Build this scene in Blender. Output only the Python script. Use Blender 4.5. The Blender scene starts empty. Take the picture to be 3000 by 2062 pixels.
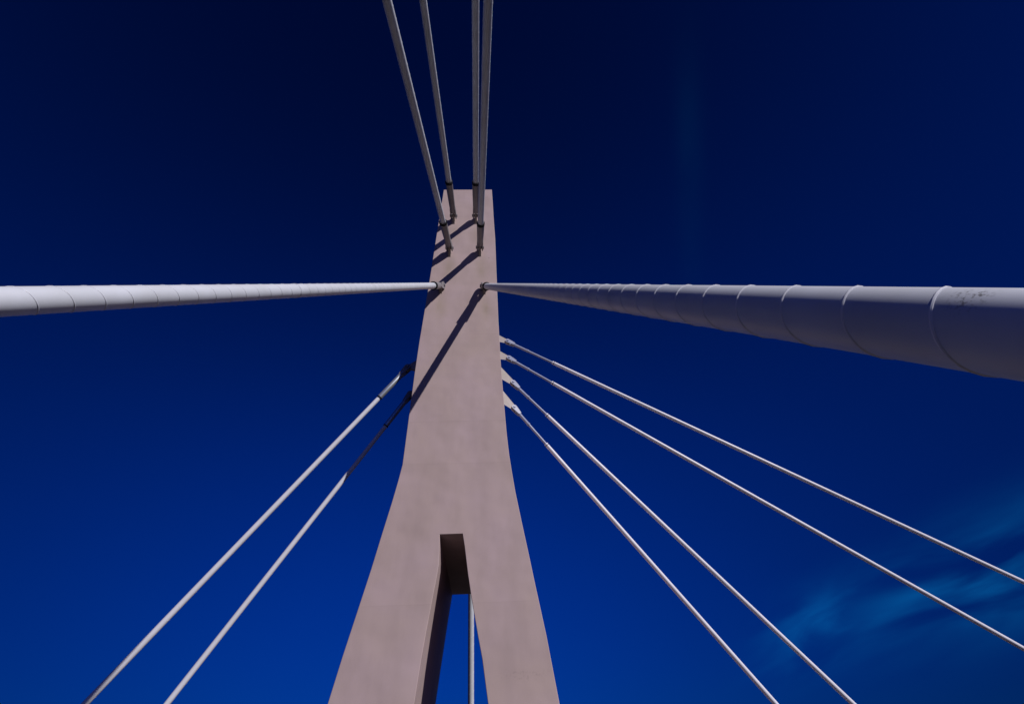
import bpy, bmesh, math, random
from mathutils import Vector, Matrix, noise

SC = bpy.context.scene
COL = SC.collection
R = math.radians

# ------------------------------------------------------------------ camera
cam = bpy.data.cameras.new("camera")
cam.sensor_fit = 'HORIZONTAL'
cam.sensor_width = 36.0
cam.lens = 36.0 * 1459.0 / 3000.0
cam.clip_start = 0.05
cam.clip_end = 3000.0
cam_ob = bpy.data.objects.new("camera", cam)
COL.objects.link(cam_ob)
_r = Vector((0.9991, -0.0182, -0.0376)); _u = Vector((0.0158, -0.6679, 0.7441)); _f = Vector((0.0387, 0.7440, 0.6670))
_f.normalize(); _r = (_r - _f * _r.dot(_f)).normalized(); _u = _r.cross(_f)
m = Matrix.Identity(4)
for k in range(3):
    m[k][0] = _r[k]; m[k][1] = _u[k]; m[k][2] = -_f[k]; m[k][3] = (0.76923, -8.59205, 1.6)[k]
cam_ob.matrix_world = m
SC.camera = cam_ob

# ------------------------------------------------------------------ sun and sky
SUN_AZ, SUN_EL = 45.0, 34.0        # degrees from -Y towards +X, and above the horizon
sd = Vector((math.sin(R(SUN_AZ)) * math.cos(R(SUN_EL)), -math.cos(R(SUN_AZ)) * math.cos(R(SUN_EL)), math.sin(R(SUN_EL))))
sun = bpy.data.lights.new("sun", 'SUN')
sun.energy = 3.6
sun.angle = R(0.53)
sun.color = (1.0, 0.95, 0.92)
sun_ob = bpy.data.objects.new("sun", sun)
COL.objects.link(sun_ob)
sun_ob.rotation_euler = sd.to_track_quat('Z', 'Y').to_euler()
sun_ob.location = sd * 60

world = bpy.data.worlds.new("World")
SC.world = world
world.use_nodes = True
W = world.node_tree
W.nodes.clear()


def N(tree, kind, **kw):
    n = tree.nodes.new(kind)
    for k, v in kw.items():
        if k.startswith('in_'):
            n.inputs[int(k[3:])].default_value = v
        else:
            setattr(n, k, v)
    return n


def wire(tree, a, b, ia=0, ib=0):
    tree.links.new(a.outputs[ia], b.inputs[ib])


def math_node(tree, op, a, b=None, clamp=False):
    n = tree.nodes.new('ShaderNodeMath'); n.operation = op; n.use_clamp = clamp
    for i, v in enumerate((a, b)):
        if v is None: continue
        if isinstance(v, (int, float)): n.inputs[i].default_value = v
        else: tree.links.new(v, n.inputs[i])
    return n.outputs[0]


def dot_node(tree, vec, d):
    n = tree.nodes.new('ShaderNodeVectorMath'); n.operation = 'DOT_PRODUCT'
    tree.links.new(vec, n.inputs[0]); n.inputs[1].default_value = tuple(d)
    return n.outputs['Value']


sky = N(W, 'ShaderNodeTexSky', sky_type='NISHITA', sun_disc=False, sun_elevation=R(SUN_EL),
        sun_rotation=math.atan2(sd.x, sd.y), altitude=1500.0, air_density=1.0, dust_density=0.0, ozone_density=4.0)
# a polarising filter: the clear sky goes deep, its red and green fall away
tint = N(W, 'ShaderNodeVectorMath', operation='MULTIPLY'); tint.inputs[1].default_value = (0.004, 0.20, 1.0)
wire(W, sky, tint)
geo = N(W, 'ShaderNodeTexCoord')
dirv = geo.outputs['Generated']
sep = N(W, 'ShaderNodeSeparateXYZ'); W.links.new(dirv, sep.inputs[0])
_zx = math_node(W, 'ADD', math_node(W, 'POWER', math_node(W, 'ABSOLUTE', sep.outputs[2]), 2.0), math_node(W, 'POWER', math_node(W, 'ABSOLUTE', sep.outputs[0]), 2.0))
_z = math_node(W, 'ABSOLUTE', sep.outputs[2])
_q = math_node(W, 'MULTIPLY', _z, math_node(W, 'SUBTRACT', 3.5, math_node(W, 'MULTIPLY', _z, 2.85)))
filt = math_node(W, 'MULTIPLY', math_node(W, 'EXPONENT', math_node(W, 'ADD', _q, math_node(W, 'MULTIPLY', _zx, -1.2))), 0.262)
tin2 = N(W, 'ShaderNodeVectorMath', operation='SCALE'); wire(W, tint, tin2); W.links.new(filt, tin2.inputs['Scale'])


def wisp(center, along, length, width, scale, stretch, lo, hi, seed, bend=0.0):
    c = Vector(center).normalized(); a = Vector(along); a = (a - c * a.dot(c)).normalized(); b = c.cross(a)
    u = dot_node(W, dirv, a); v = dot_node(W, dirv, b); w = dot_node(W, dirv, c)
    u = math_node(W, 'SUBTRACT', u, 0.0)
    vv = math_node(W, 'SUBTRACT', v, math_node(W, 'MULTIPLY', math_node(W, 'MULTIPLY', u, u), bend))
    g = math_node(W, 'ADD', math_node(W, 'POWER', math_node(W, 'DIVIDE', math_node(W, 'ABSOLUTE', u), length), 2.0),
                  math_node(W, 'POWER', math_node(W, 'DIVIDE', math_node(W, 'ABSOLUTE', vv), width), 2.0))
    g = math_node(W, 'EXPONENT', math_node(W, 'MULTIPLY', g, -1.0))
    g = math_node(W, 'MULTIPLY', g, math_node(W, 'GREATER_THAN', w, 0.0))
    comb = W.nodes.new('ShaderNodeCombineXYZ')
    W.links.new(math_node(W, 'MULTIPLY', u, scale / stretch), comb.inputs[0])
    W.links.new(math_node(W, 'MULTIPLY', vv, scale), comb.inputs[1])
    comb.inputs[2].default_value = seed
    nz = W.nodes.new('ShaderNodeTexNoise'); nz.inputs['Scale'].default_value = 1.0
    nz.inputs['Detail'].default_value = 4.0; nz.inputs['Roughness'].default_value = 0.45; nz.inputs['Distortion'].default_value = 0.35
    W.links.new(comb.outputs[0], nz.inputs['Vector'])
    mr = W.nodes.new('ShaderNodeMapRange'); mr.interpolation_type = 'SMOOTHSTEP'
    mr.inputs[1].default_value = lo; mr.inputs[2].default_value = hi
    W.links.new(nz.outputs['Fac'], mr.inputs[0])
    return math_node(W, 'MULTIPLY', g, mr.outputs[0])


w1 = wisp((0.700, 0.681, 0.212), (0.752, -0.649, 0.16), 0.17, 0.052, 21.0, 4.6, 0.30, 0.70, 1.3)
w2 = wisp((0.500, 0.846, 0.183), (0.752, -0.649, 0.34), 0.085, 0.036, 26.0, 4.0, 0.36, 0.72, 4.7)
w3 = wisp((0.357, 0.441, 0.824), (0.05, 0.42, -0.30), 0.16, 0.020, 6.0, 3.0, 0.20, 0.70, 8.1)
cl = math_node(W, 'ADD', math_node(W, 'MULTIPLY', w1, 1.4), math_node(W, 'MULTIPLY', w2, 0.80))
mixc = N(W, 'ShaderNodeVectorMath', operation='SCALE'); mixc.inputs[0].default_value = (0.01, 0.66, 1.60)
W.links.new(math_node(W, 'ADD', cl, math_node(W, 'MULTIPLY', w3, 0.09)), mixc.inputs['Scale'])
summ = N(W, 'ShaderNodeVectorMath', operation='ADD')
wire(W, tin2, summ, 0, 0); wire(W, mixc, summ, 0, 1)
bg = N(W, 'ShaderNodeBackground'); bg.inputs[1].default_value = 0.10
wire(W, summ, bg)
wo = N(W, 'ShaderNodeOutputWorld'); wire(W, bg, wo)

SC.view_settings.view_transform = 'Standard'
SC.view_settings.look = 'None'
SC.view_settings.exposure = 0.0
SC.view_settings.gamma = 1.0
SC.view_settings.use_curve_mapping = False


# ------------------------------------------------------------------ materials
def new_mat(name, rough=0.6, spec=0.3):
    mt = bpy.data.materials.new(name); mt.use_nodes = True
    b = mt.node_tree.nodes['Principled BSDF']
    b.inputs['Roughness'].default_value = rough
    b.inputs['Specular IOR Level'].default_value = spec
    return mt, mt.node_tree, b


def mottled(name, c1, c2, scale=3.0, rough=0.55, spec=0.3, bump=0.0, bump_scale=8.0, metal=0.0, fine=0.0):
    mt, T, b = new_mat(name, rough, spec)
    tc = T.nodes.new('ShaderNodeNewGeometry')
    nz = T.nodes.new('ShaderNodeTexNoise'); nz.inputs['Scale'].default_value = scale; nz.inputs['Detail'].default_value = 6.0
    T.links.new(tc.outputs['Position'], nz.inputs['Vector'])
    mx = T.nodes.new('ShaderNodeMix'); mx.data_type = 'RGBA'
    mx.inputs[6].default_value = (*c1, 1); mx.inputs[7].default_value = (*c2, 1)
    mr = T.nodes.new('ShaderNodeMapRange'); mr.inputs[1].default_value = 0.3; mr.inputs[2].default_value = 0.7
    T.links.new(nz.outputs['Fac'], mr.inputs[0]); T.links.new(mr.outputs[0], mx.inputs[0])
    T.links.new(mx.outputs[2], b.inputs['Base Color'])
    b.inputs['Metallic'].default_value = metal
    if bump:
        n2 = T.nodes.new('ShaderNodeTexNoise'); n2.inputs['Scale'].default_value = bump_scale; n2.inputs['Detail'].default_value = 4.0
        T.links.new(tc.outputs['Position'], n2.inputs['Vector'])
        bp = T.nodes.new('ShaderNodeBump'); bp.inputs['Strength'].default_value = 1.0; bp.inputs['Distance'].default_value = bump
        T.links.new(n2.outputs['Fac'], bp.inputs['Height']); T.links.new(bp.outputs[0], b.inputs['Normal'])
    return mt


def gauss(T, pos, c, s):
    """Gaussian blob of size s (x,y,z) about c, in world space."""
    sub = T.nodes.new('ShaderNodeVectorMath'); sub.operation = 'SUBTRACT'; T.links.new(pos, sub.inputs[0]); sub.inputs[1].default_value = c
    dv = T.nodes.new('ShaderNodeVectorMath'); dv.operation = 'DIVIDE'; T.links.new(sub.outputs[0], dv.inputs[0]); dv.inputs[1].default_value = s
    d = T.nodes.new('ShaderNodeVectorMath'); d.operation = 'DOT_PRODUCT'; T.links.new(dv.outputs[0], d.inputs[0]); T.links.new(dv.outputs[0], d.inputs[1])
    return math_node(T, 'EXPONENT', math_node(T, 'MULTIPLY', d.outputs['Value'], -1.0))


FRONT = [  # (pin point, ground point, half length of the socket) of the six stays on the front face
    ((-0.5459, -0.10, 11.5664), (-2.066, -9.851, 0.0)),
    ((0.5775, -0.10, 11.5218), (1.845, -9.824, 0.0)),
    ((-0.3904, -0.15, 13.1112), (-2.322, -34.256, 0.0)),
    ((0.4569, -0.15, 13.1162), (2.208, -34.278, 0.0)),
    ((-0.3409, -0.15, 14.7068), (-1.781, -58.577, 0.0)),
    ((0.3253, -0.15, 14.7006), (2.496, -58.263, 0.0)),
]


def pylon_material():
    mt, T, b = new_mat('pylon_paint', 0.62, 0.25)
    g = T.nodes.new('ShaderNodeNewGeometry'); pos = g.outputs['Position']

    def noise_fac(scale, detail, vec=None, rough=0.5):
        n = T.nodes.new('ShaderNodeTexNoise'); n.inputs['Scale'].default_value = scale; n.inputs['Detail'].default_value = detail
        n.inputs['Roughness'].default_value = rough
        T.links.new(vec or pos, n.inputs['Vector']); return n.outputs['Fac']

    def remap(v, a, c, lo=0.0, hi=1.0):
        r_ = T.nodes.new('ShaderNodeMapRange'); r_.inputs[1].default_value = a; r_.inputs[2].default_value = c
        r_.inputs[3].default_value = lo; r_.inputs[4].default_value = hi
        T.links.new(v, r_.inputs[0]); return r_.outputs[0]

    def mix(f, a, c):
        mx = T.nodes.new('ShaderNodeMix'); mx.data_type = 'RGBA'
        for i, v in ((6, a), (7, c)):
            if isinstance(v, tuple): mx.inputs[i].default_value = (*v, 1)
            else: T.links.new(v, mx.inputs[i])
        if isinstance(f, float): mx.inputs[0].default_value = f
        else: T.links.new(f, mx.inputs[0])
        return mx.outputs[2]
    st = T.nodes.new('ShaderNodeMapping'); st.inputs['Scale'].default_value = (1.0, 1.0, 0.35)
    T.links.new(pos, st.inputs['Vector'])
    col = mix(remap(noise_fac(0.9, 4.0), 0.35, 0.65), (0.472, 0.362, 0.378), (0.448, 0.345, 0.332))
    col = mix(remap(noise_fac(2.3, 5.0, st.outputs[0], 0.6), 0.45, 0.75, 0.0, 0.7), col, (0.385, 0.295, 0.290))
    # grime streaks that run down from each lug
    stain = None
    for (p, q) in FRONT:
        a = gauss(T, pos, (p[0] + 0.03, 0.0, p[2] - 0.75), (0.14, 1.0, 0.42))
        stain = a if stain is None else math_node(T, 'ADD', stain, a)
    stain = math_node(T, 'MULTIPLY', stain, remap(noise_fac(6.0, 4.0, st.outputs[0]), 0.25, 0.7, 0.25, 0.8), clamp=True)
    col = mix(stain, col, (0.36, 0.285, 0.235))
    # construction joints between plate lifts: a faint line and a slightly different tone above it
    sx = T.nodes.new('ShaderNodeSeparateXYZ'); T.links.new(pos, sx.inputs[0])
    for zj, tone in ((3.95, 0.10), (6.45, 0.10), (7.42, 0.14), (9.9, 0.08), (12.4, 0.10), (14.9, 0.08)):
        dz = math_node(T, 'SUBTRACT', sx.outputs[2], zj)
        ln = math_node(T, 'LESS_THAN', math_node(T, 'ABSOLUTE', dz), 0.006)
        col = mix(math_node(T, 'MULTIPLY', ln, tone), col, (0.22, 0.16, 0.16))
        ab = math_node(T, 'EXPONENT', math_node(T, 'MULTIPLY', math_node(T, 'ABSOLUTE', dz), -5.0))
        ab = math_node(T, 'MULTIPLY', ab, math_node(T, 'MULTIPLY', math_node(T, 'LESS_THAN', dz, 0.0), remap(noise_fac(3.0, 4.0, st.outputs[0]), 0.3, 0.7, 0.0, 1.0)))
        col = mix(math_node(T, 'MULTIPLY', ab, tone * 2.6), col, (0.36, 0.28, 0.27))
    # a few scuffs and chips
    vo = T.nodes.new('ShaderNodeTexVoronoi'); vo.inputs['Scale'].default_value = 1.25; vo.inputs['Randomness'].default_value = 1.0
    T.links.new(pos, vo.inputs['Vector'])
    spk = math_node(T, 'LESS_THAN', vo.outputs['Distance'], 0.022)
    col = mix(math_node(T, 'MULTIPLY', spk, 0.6), col, (0.20, 0.14, 0.13))
    sc = gauss(T, pos, (1.15, 0.0, 2.95), (0.30, 1.0, 0.06))
    sc = math_node(T, 'MULTIPLY', sc, remap(noise_fac(26.0, 5.0), 0.52, 0.66))
    col = mix(math_node(T, 'MULTIPLY', sc, 0.35), col, (0.18, 0.13, 0.13))
    T.links.new(col, b.inputs['Base Color'])
    h = math_node(T, 'ADD', math_node(T, 'MULTIPLY', noise_fac(1.1, 2.0), 1.0), math_node(T, 'MULTIPLY', noise_fac(60.0, 3.0), 0.02))
    bp = T.nodes.new('ShaderNodeBump'); bp.inputs['Strength'].default_value = 0.6; bp.inputs['Distance'].default_value = 0.06
    T.links.new(h, bp.inputs['Height']); T.links.new(bp.outputs[0], b.inputs['Normal'])
    return mt


def sheath_material():
    mt, T, b = new_mat('sheath_plastic', 0.42, 0.35)
    g = T.nodes.new('ShaderNodeNewGeometry'); pos = g.outputs['Position']
    n = T.nodes.new('ShaderNodeTexNoise'); n.inputs['Scale'].default_value = 5.0; n.inputs['Detail'].default_value = 6.0
    T.links.new(pos, n.inputs['Vector'])
    mr = T.nodes.new('ShaderNodeMapRange'); mr.inputs[1].default_value = 0.35; mr.inputs[2].default_value = 0.75
    T.links.new(n.outputs['Fac'], mr.inputs[0])
    mx = T.nodes.new('ShaderNodeMix'); mx.data_type = 'RGBA'
    mx.inputs[6].default_value = (0.62, 0.65, 0.74, 1); mx.inputs[7].default_value = (0.55, 0.575, 0.64, 1)
    T.links.new(mr.outputs[0], mx.inputs[0])
    # the scuffed patch low on the right hand stay
    s = gauss(T, pos, (1.566, -8.050, 2.193), (0.022, 0.022, 0.026))
    n2 = T.nodes.new('ShaderNodeTexNoise'); n2.inputs['Scale'].default_value = 150.0; n2.inputs['Detail'].default_value = 5.0
    T.links.new(pos, n2.inputs['Vector'])
    m2 = T.nodes.new('ShaderNodeMapRange'); m2.inputs[1].default_value = 0.52; m2.inputs[2].default_value = 0.62
    T.links.new(n2.outputs['Fac'], m2.inputs[0])
    sf = math_node(T, 'MULTIPLY', math_node(T, 'MULTIPLY', s, 1.6, clamp=True), m2.outputs[0], clamp=True)
    mx2 = T.nodes.new('ShaderNodeMix'); mx2.data_type = 'RGBA'; T.links.new(mx.outputs[2], mx2.inputs[6]); mx2.inputs[7].default_value = (0.22, 0.22, 0.24, 1)
    T.links.new(sf, mx2.inputs[0])
    T.links.new(mx2.outputs[2], b.inputs['Base Color'])
    return mt


M_PYLON = pylon_material()
M_SHEATH = sheath_material()
M_GUY = mottled('guy_sheath_plastic', (0.82, 0.82, 0.93), (0.76, 0.76, 0.84), 4.0, 0.4, 0.35)
M_RIB = mottled('rib_plastic', (0.67, 0.69, 0.79), (0.60, 0.615, 0.69), 8.0, 0.45)
M_STEEL = mottled('painted_steel', (0.25, 0.24, 0.265), (0.19, 0.18, 0.20), 9.0, 0.42, 0.4, bump=0.002, bump_scale=40)
M_ROD = mottled('rod_steel', (0.36, 0.39, 0.54), (0.30, 0.33, 0.46), 9.0, 0.38, 0.4)
M_BRIGHT = mottled('bare_steel', (0.62, 0.66, 0.70), (0.5, 0.54, 0.58), 12.0, 0.32, 0.5, metal=0.7)
M_DARK = mottled('rubber_collar', (0.012, 0.012, 0.016), (0.02, 0.02, 0.024), 9.0, 0.7, 0.2)
M_LUG = mottled('lug_paint', (0.42, 0.37, 0.375), (0.38, 0.345, 0.31), 7.0, 0.5, 0.3, bump=0.002, bump_scale=30)
M_GROUND = mottled('ground_gravel', (0.042, 0.034, 0.026), (0.032, 0.026, 0.020), 0.7, 0.9, 0.1, bump=0.02, bump_scale=30)
M_PATH = mottled('path_concrete', (0.060, 0.050, 0.040), (0.048, 0.040, 0.032), 2.0, 0.85, 0.2, bump=0.003, bump_scale=60)


# ------------------------------------------------------------------ mesh helpers
def tag(o, label=None, cat=None, group=None, kind=None):
    if label: o['label'] = label
    if cat: o['category'] = cat
    if group: o['group'] = group
    if kind: o['kind'] = kind
    return o


def empty(name, loc):
    o = bpy.data.objects.new(name, None); o.location = loc; o.empty_display_size = 0.3
    COL.objects.link(o)
    return o


def mesh_ob(name, bm, mat, parent=None, origin=(0, 0, 0), smooth=True, angle=35):
    bmesh.ops.recalc_face_normals(bm, faces=bm.faces[:])
    me = bpy.data.meshes.new(name)
    o_ = Vector(origin)
    for v in bm.verts: v.co -= o_
    bm.to_mesh(me); bm.free()
    me.materials.append(mat)
    if smooth:
        me.shade_smooth(); me.set_sharp_from_angle(angle=R(angle))
    o = bpy.data.objects.new(name, me)
    COL.objects.link(o)
    if parent is not None: o.parent = parent
    return o


def frame(axis, ref=Vector((0, 0, 1))):
    a = axis.normalized(); s = a.cross(ref)
    if s.length < 1e-4: s = a.cross(Vector((1, 0, 0)))
    s.normalize(); t = s.cross(a).normalized()
    return a, s, t


def lathe(bm, p, axis, profile, seg=32):
    """profile: (distance along axis, radius) pairs, closed to the axis at both ends."""
    a, s, t = frame(axis)
    rings = []
    for (d, r) in profile:
        c = p + a * d
        rings.append([bm.verts.new(c + (s * math.cos(2 * math.pi * i / seg) + t * math.sin(2 * math.pi * i / seg)) * r) for i in range(seg)])
    for A, B in zip(rings, rings[1:]):
        for i in range(seg):
            bm.faces.new((A[i], A[(i + 1) % seg], B[(i + 1) % seg], B[i]))
    bm.faces.new(rings[0]); bm.faces.new(list(reversed(rings[-1])))


def plate(bm, pts, normal, thick, bevel=0.0):
    """flat plate: polygon pts extruded symmetrically by thick along normal."""
    n = normal.normalized() * (thick / 2)
    A = [bm.verts.new(q + n) for q in pts]; B = [bm.verts.new(q - n) for q in pts]
    fs = [bm.faces.new(A), bm.faces.new(list(reversed(B)))]
    k = len(pts)
    for i in range(k): bm.faces.new((A[i], B[i], B[(i + 1) % k], A[(i + 1) % k]))


def arc(c, e1, e2, r, a0, a1, n):
    return [c + (e1 * math.cos(R(a0 + (a1 - a0) * i / n)) + e2 * math.sin(R(a0 + (a1 - a0) * i / n))) * r for i in range(n + 1)]


def spiral(bm, p, axis, r, d0, d1, pitch, phase, rr, seg=26):
    """a half-round rib wound about the axis."""
    a, s, t = frame(axis)
    n = int((d1 - d0) / pitch * seg)
    prev = None
    for i in range(n + 1):
        d = d0 + (d1 - d0) * i / n
        th = phase - 2 * math.pi * d / pitch
        rad = s * math.cos(th) + t * math.sin(th); tan = (s * math.sin(th) - t * math.cos(th)) * (2 * math.pi * r / pitch) + a
        side = tan.normalized().cross(rad).normalized()
        c = p + a * d + rad * (r - rr * 0.35)
        ring = [bm.verts.new(c + rad * (rr * math.sin(x)) * 1.0 + side * (rr * math.cos(x))) for x in (-0.3, 0.75, 1.5708, 2.39, 3.44)]
        if prev:
            for k in range(4): bm.faces.new((prev[k], prev[k + 1], ring[k + 1], ring[k]))
        prev = ring


# ------------------------------------------------------------------ ground
bm = bmesh.new()
S = 900.0
vs = [bm.verts.new((x, y, 0)) for x, y in ((-S, -S), (S, -S), (S, S), (-S, S))]
bm.faces.new(vs)
g = mesh_ob('ground', bm, M_GROUND, smooth=False); tag(g, kind='structure')
bm = bmesh.new()
vs = [bm.verts.new((x, y, 0.004)) for x, y in ((-4.6, -120), (4.6, -120), (4.6, 60), (-4.6, 60))]
bm.faces.new(vs)
g = mesh_ob('path', bm, M_PATH, smooth=False); tag(g, kind='structure')

# ------------------------------------------------------------------ pylon
OUT_L = [(0, -2.19), (2.69, -1.640), (3.25, -1.545), (3.93, -1.416), (4.49, -1.310), (5.15, -1.199), (5.69, -1.105), (6.10, -1.042),
         (6.45, -0.997), (7.64, -0.984), (8.65, -0.976), (9.68, -0.953), (10.86, -0.910), (12.2, -0.866), (13.7, -0.825), (16.45, -0.742)]
OUT_R = [(0, 2.15), (2.57, 1.642), (3.45, 1.526), (4.25, 1.396), (4.68, 1.330), (5.22, 1.242), (5.83, 1.148), (6.25, 1.098), (6.62, 1.059),
         (7.09, 1.026), (8.04, 0.984), (9.01, 0.947), (10.33, 0.921), (11.68, 0.909), (13.73, 0.893), (14.8, 0.862), (15.8, 0.842), (16.45, 0.823)]
IN_L = [(0, -0.78), (2.65, -0.422), (3.15, -0.372), (3.60, -0.316), (4.10, -0.247), (4.36, -0.210), (4.565, -0.187), (4.80, -0.191), (5.07, -0.203)]
IN_R = [(0, 1.14), (2.61, 0.625), (3.17, 0.540), (3.48, 0.473), (4.08, 0.355), (4.40, 0.300), (4.85, 0.234), (5.07, 0.193)]
IN_LB = [(0, -0.84), (3.05, -0.473), (3.52, -0.420), (4.0, -0.362), (4.52, -0.300), (5.07, -0.227)]
DEP = [(0, 3.43), (5.07, 3.43), (8.0, 3.3), (16.45, 2.5)]
SLOT = 5.07


def ip(tab, z):
    if z <= tab[0][0]: return tab[0][1]
    for (a, u), (b, v) in zip(tab, tab[1:]):
        if z <= b: return u + (v - u) * (z - a) / (b - a)
    return tab[-1][1]


zs = sorted(set([z for z, _ in OUT_L + OUT_R + IN_L + IN_R + IN_LB] + [1.0, 2.0]))
pylon = empty('pylon', (0, 0, 0))
tag(pylon, 'pinkish beige painted bridge pylon with two splayed legs and a narrow slot between them', 'bridge pylon')
bm = bmesh.new()
rows = []
for z in zs:
    L, Rr = ip(OUT_L, z), ip(OUT_R, z)
    iL, iR = ip(IN_L, min(z, SLOT)), ip(IN_R, min(z, SLOT)); bL = ip(IN_LB, min(z, SLOT)); bR = iR + 0.05
    k = max(0.0, min(1.0, (SLOT - 0.15 - z) / 2.4))
    w = 0.02 + 0.26 * k
    d = ip(DEP, z)
    front = [(L, 0.0), (iL - w, 0.0), (iL - w * 0.5, -0.004 * k), (iL, 0.007 * k), (iR, 0.0), (Rr, 0.0)]
    back = [(L + 0.02, d), (bL - w, d), (bL - w * 0.5, d), (bL, d), (bR, d), (Rr - 0.02, d)]
    rows.append(([bm.verts.new((x, y, z)) for x, y in front], [bm.verts.new((x, y, z)) for x, y in back], z))
for (F0, B0, z0), (F1, B1, z1) in zip(rows, rows[1:]):
    for i in range(5):
        if i == 3 and z1 <= SLOT + 1e-6: continue
        bm.faces.new((F0[i], F0[i + 1], F1[i + 1], F1[i]))
        bm.faces.new((B0[i + 1], B0[i], B1[i], B1[i + 1]))
    bm.faces.new((B0[0], F0[0], F1[0], B1[0]))
    bm.faces.new((F0[5], B0[5], B1[5], F1[5]))
    if z1 <= SLOT + 1e-6:
        bm.faces.new((F0[3], B0[3], B1[3], F1[3]))
        bm.faces.new((B0[4], F0[4], F1[4], B1[4]))
for F_, B_, z in rows:
    if abs(z - SLOT) < 1e-6: bm.faces.new((F_[3], F_[4], B_[4], B_[3]))
F_, B_, z = rows[-1]
for i in range(5): bm.faces.new((F_[i], F_[i + 1], B_[i + 1], B_[i]))
F_, B_, z = rows[0]
for i in (0, 1, 2, 4): bm.faces.new((F_[i + 1], F_[i], B_[i], B_[i + 1]))
shaft = mesh_ob('shaft', bm, M_PYLON, pylon, angle=25)
bv = shaft.modifiers.new('edge', 'BEVEL'); bv.width = 0.012; bv.segments = 2; bv.limit_method = 'ANGLE'; bv.angle_limit = R(50)
bv.harden_normals = True


# ------------------------------------------------------------------ stay cables
def stay(pin, ground, label, group, style, r, sock, pitch, phase, joint=None, shift=0.0):
    """style 'front': fat conical socket, 'rod': slim rod and fork, 'sleeve': plain sleeve and fork"""
    P = Vector(pin); G = Vector(ground); ax = (G - P).normalized(); Lg = (G - P).length
    root = empty('stay_cable', G); tag(root, label, 'stay cable', group)
    a, s, t = frame(ax)      # s: horizontal pin axis, t: upward across the cable
    o = G
    end = Lg + 0.12
    # sheath and its rib
    bm = bmesh.new()
    lathe(bm, P, a, [(sock - 0.05, r * 0.96), (sock - 0.02, r)] + [(sock + (end - sock) * i / 12, r) for i in range(1, 13)], 40)
    sheath = mesh_ob('sheath', bm, M_SHEATH if r > 0.06 else M_GUY, root, o)
    bm = bmesh.new()
    rr = 0.0040 if r > 0.06 else 0.0011
    spiral(bm, P, a, r, sock + 0.06, min(end, 60.0), pitch, phase, rr)
    mesh_ob('spiral_rib', bm, M_RIB if r > 0.06 else M_GUY, sheath, o)
    if joint:
        bm = bmesh.new()
        lathe(bm, P, a, [(joint, r), (joint + .003, r + 0.004), (joint + .009, r + 0.004), (joint + .012, r)], 40)
        mesh_ob('joint_ring', bm, M_RIB, sheath, o)
    if style == 'front':
        R1, R0 = r * 1.36, r * 1.14
        bm = bmesh.new()
        lathe(bm, P, a, [(0.13, R0 * 0.55), (0.16, R0 * 0.95), (0.24, R0), (sock - 0.05, R1), (sock, R1), (sock, R1 * 0.80), (sock - 0.03, R1 * 0.8)], 40)
        mesh_ob('socket', bm, M_STEEL, root, o)
        bm = bmesh.new()
        lathe(bm, P, a, [(sock - 0.045, R1 * 0.9), (sock - 0.045, R1 * 1.035), (sock + 0.02, R1 * 1.05), (sock + 0.028, R1 * 1.0), (sock + 0.028, r * 0.99), (sock - 0.02, r * 0.99)], 40)
        mesh_ob('collar', bm, M_DARK, root, o)
        ck, gap, th, rad, plen = 0.30, 0.055, 0.032, 0.098, 0.105
        m_f = M_STEEL
    elif style == 'rod':
        bm = bmesh.new()
        q = 0.42 * sock
        lathe(bm, P, a, [(0.10, .020), (0.15, .036), (0.20, .037), (q, .036), (q + .01, .042), (q + .05, .042), (q + .06, .031), (sock + .05, .031)], 28)
        mesh_ob('tension_rod', bm, M_ROD, root, o)
        bm = bmesh.new()
        lathe(bm, P, a, [(sock - .02, r * .6), (sock - .012, r * 1.01), (sock + .004, r * 1.01), (sock + .008, r * .8)], 28)
        mesh_ob('collar', bm, M_DARK, root, o)
        ck, gap, th, rad, plen = 0.22, 0.034, 0.020, 0.062, 0.070
        m_f = M_ROD
    else:
        R1 = r * 1.22
        bm = bmesh.new()
        lathe(bm, P, a, [(0.10, R1 * .6), (0.16, R1), (sock - .04, R1), (sock, R1), (sock, R1 * .8), (sock - .02, R1 * .8)], 32)
        mesh_ob('socket', bm, M_BRIGHT, root, o)
        bm = bmesh.new()
        lathe(bm, P, a, [(sock - .012, r * .9), (sock - .012, R1 * 1.04), (sock + .012, R1 * 1.04), (sock + .012, r)], 32)
        mesh_ob('collar', bm, M_DARK, root, o)
        ck, gap, th, rad, plen = 0.26, 0.036, 0.024, 0.075, 0.080
        m_f = M_STEEL
    # fork: two rounded cheeks and a bridge block
    bm = bmesh.new()
    for sg in (-1, 1):
        c = P + s * sg * (gap + th / 2)
        pts = arc(c, a, t, rad, 90, 270, 14)
        hw = rad * 0.80
        hn = rad * 0.52
        pts += [c + a * ck * 0.55 - t * hw * 0.98, c + a * ck - t * hn, c + a * ck + t * hn, c + a * ck * 0.55 + t * hw * 0.98]
        plate(bm, pts, s, th)
    lathe(bm, P, a, [(ck * 0.60, hn * .9), (ck * 0.62, hn * 1.15), (ck * .94, hn * 1.1), (ck * 1.06, hn * .8)], 24)
    mesh_ob('fork', bm, m_f, root, o)
    bm = bmesh.new()
    rp = rad * 0.46
    lathe(bm, P - s * plen * 1.08, s, [(0, rp * .8), (.008, rp), (plen * 2.16 - .008, rp), (plen * 2.16, rp * .8)], 24)
    mesh_ob('pin', bm, m_f, root, o)
    return root, P, a, s, t


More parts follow.
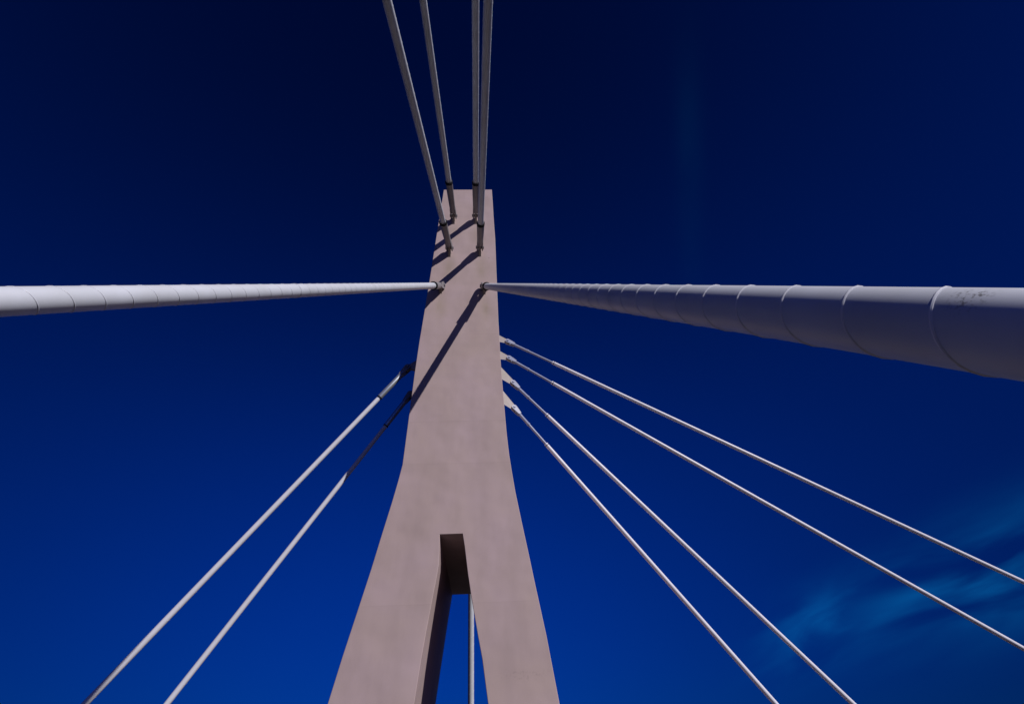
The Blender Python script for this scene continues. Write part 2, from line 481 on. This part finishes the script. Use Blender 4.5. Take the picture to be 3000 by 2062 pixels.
def front_lug(P, a, s, t):
    """triangular steel eye plate between the cheeks of the fork, rooted in the front face (y = 0)"""
    bm = bmesh.new()
    r_ = 0.085
    up = Vector((0, 0, 1)); out = Vector((0, -1, 0))
    pts = [P + (out * math.cos(R(x)) + up * math.sin(R(x))) * r_ for x in range(-75, 76, 15)]
    rootz = P.z
    pts += [Vector((P.x, 0.03, rootz + 0.16)), Vector((P.x, 0.03, rootz - 0.24))]
    pl = s.copy(); pl.z = 0; pl.normalize()
    plate(bm, pts, Vector((1, 0, 0)), 0.062)
    mesh_ob('lug_plate', bm, M_LUG, pylon, smooth=False)


def side_lug(P, a, side_x, h0, h1):
    """broad plate in the vertical plane of the stay, rooted in the pylon's flank at side_x(z)"""
    bm = bmesh.new()
    up = Vector((0, 0, 1)); hz = Vector((a.x, a.y, 0)).normalized(); n = hz.cross(up)
    t_ = a.cross(n).normalized()
    if t_.z < 0: t_ = -t_
    r_ = 0.085
    pts = arc(P, a, t_, r_, 80, -80, 10)
    for dz in (h1, h0):
        z = P.z + dz; x = side_x(z); k = (x - P.x) / hz.x
        q = P + hz * k; pts.append(Vector((q.x - math.copysign(0.03, x), q.y, z)))
    plate(bm, pts, n, 0.034)
    mesh_ob('lug_plate', bm, M_LUG, pylon, smooth=False)


GF = 'stay cables on the front face of the pylon'
GS = 'thin guy cables on the right flank of the pylon'
GL = 'guy cables on the left flank of the pylon'
labels = [
    'bright white spiral ribbed stay cable running level out to the left edge',
    'thickest stay cable, its underside in shade, swelling towards the right edge',
    'leftmost of the four stay cables rising past the pylon head',
    'rightmost of the four stay cables rising past the pylon head',
    'second from left of the four stay cables rising past the pylon head',
    'third from left of the four stay cables rising past the pylon head',
]
RC = 0.0735
SOCK = [0.90, 0.80, 1.19, 1.12, 1.32, 1.30]
for i, ((p_, g_), lb) in enumerate(zip(FRONT, labels)):
    _, P, a, s, t = stay(p_, g_, lb, GF, 'front', RC, SOCK[i], 0.200, (0.9, 2.0, 0.4, 2.9, 5.1, 1.7)[i], joint=7.72 if i == 0 else None)
    front_lug(P, a, s, t)

sx_r = lambda z: ip(OUT_R, z)
sx_l = lambda z: ip(OUT_L, z)
RIGHT = [
    ((1.1809, 1.4, 10.9379), (20.085, 3.212, 0.0), 1.42, 0.3, -0.02, 'topmost of the four thin guy cables on the right flank of the pylon'),
    ((1.1979, 1.4, 10.3272), (16.339, 3.189, 0.0), 1.37, 0.32, -0.05, 'second from top of the four thin guy cables on the right flank'),
    ((1.2746, 1.4, 9.4918), (9.889, 3.202, 0.0), 1.24, 0.62, 0.12, 'third from top of the four thin guy cables on the right flank'),
    ((1.2694, 1.4, 8.7151), (8.1, 3.208, 0.0), 1.23, 0.65, 0.12, 'lowest and steepest of the four thin guy cables on the right flank'),
]
for p_, g_, so, h1, h0, lb in RIGHT:
    _, P, a, s, t = stay(p_, g_, lb, GS, 'rod', 0.046, so, 0.26, 0.5)
    side_lug(P, a, sx_r, h0, h1)
LEFT = [
    ((-1.2481, 0.50, 9.2921), (-7.733, 1.193, 0.0), 0.99, 0.30, -0.16, 'upper white guy cable on the left flank with a bright bare steel socket end'),
    ((-1.2932, 1.40, 9.1939), (-6.844, 2.392, 0.0), 1.01, 0.30, -0.16, 'lower guy cable on the left flank whose socket and upper end lie in shadow'),
]
for p_, g_, so, h1, h0, lb in LEFT:
    _, P, a, s, t = stay(p_, g_, lb, GL, 'sleeve', 0.050, so, 0.26, 0.5)
    side_lug(P, a, sx_l, h0, h1)

# the stay behind the pylon, seen through the slot
_, P, a, s, t = stay((0.134, 3.60, 8.490), (0.095, 7.550, 0.0), 'single white stay cable behind the pylon, seen between its two legs',
                     'stay cable behind the pylon', 'front', RC, 0.8, 0.2, 0.0)
bm = bmesh.new()
up = Vector((0, 0, 1)); out = Vector((0, 1, 0))
pts = [P + (out * math.cos(R(x)) + up * math.sin(R(x))) * 0.085 for x in range(-75, 76, 15)]
pts += [Vector((P.x, 3.22, P.z + 0.16)), Vector((P.x, 3.22, P.z - 0.24))]
plate(bm, pts, Vector((1, 0, 0)), 0.062)
mesh_ob('lug_plate', bm, M_LUG, pylon, smooth=False)
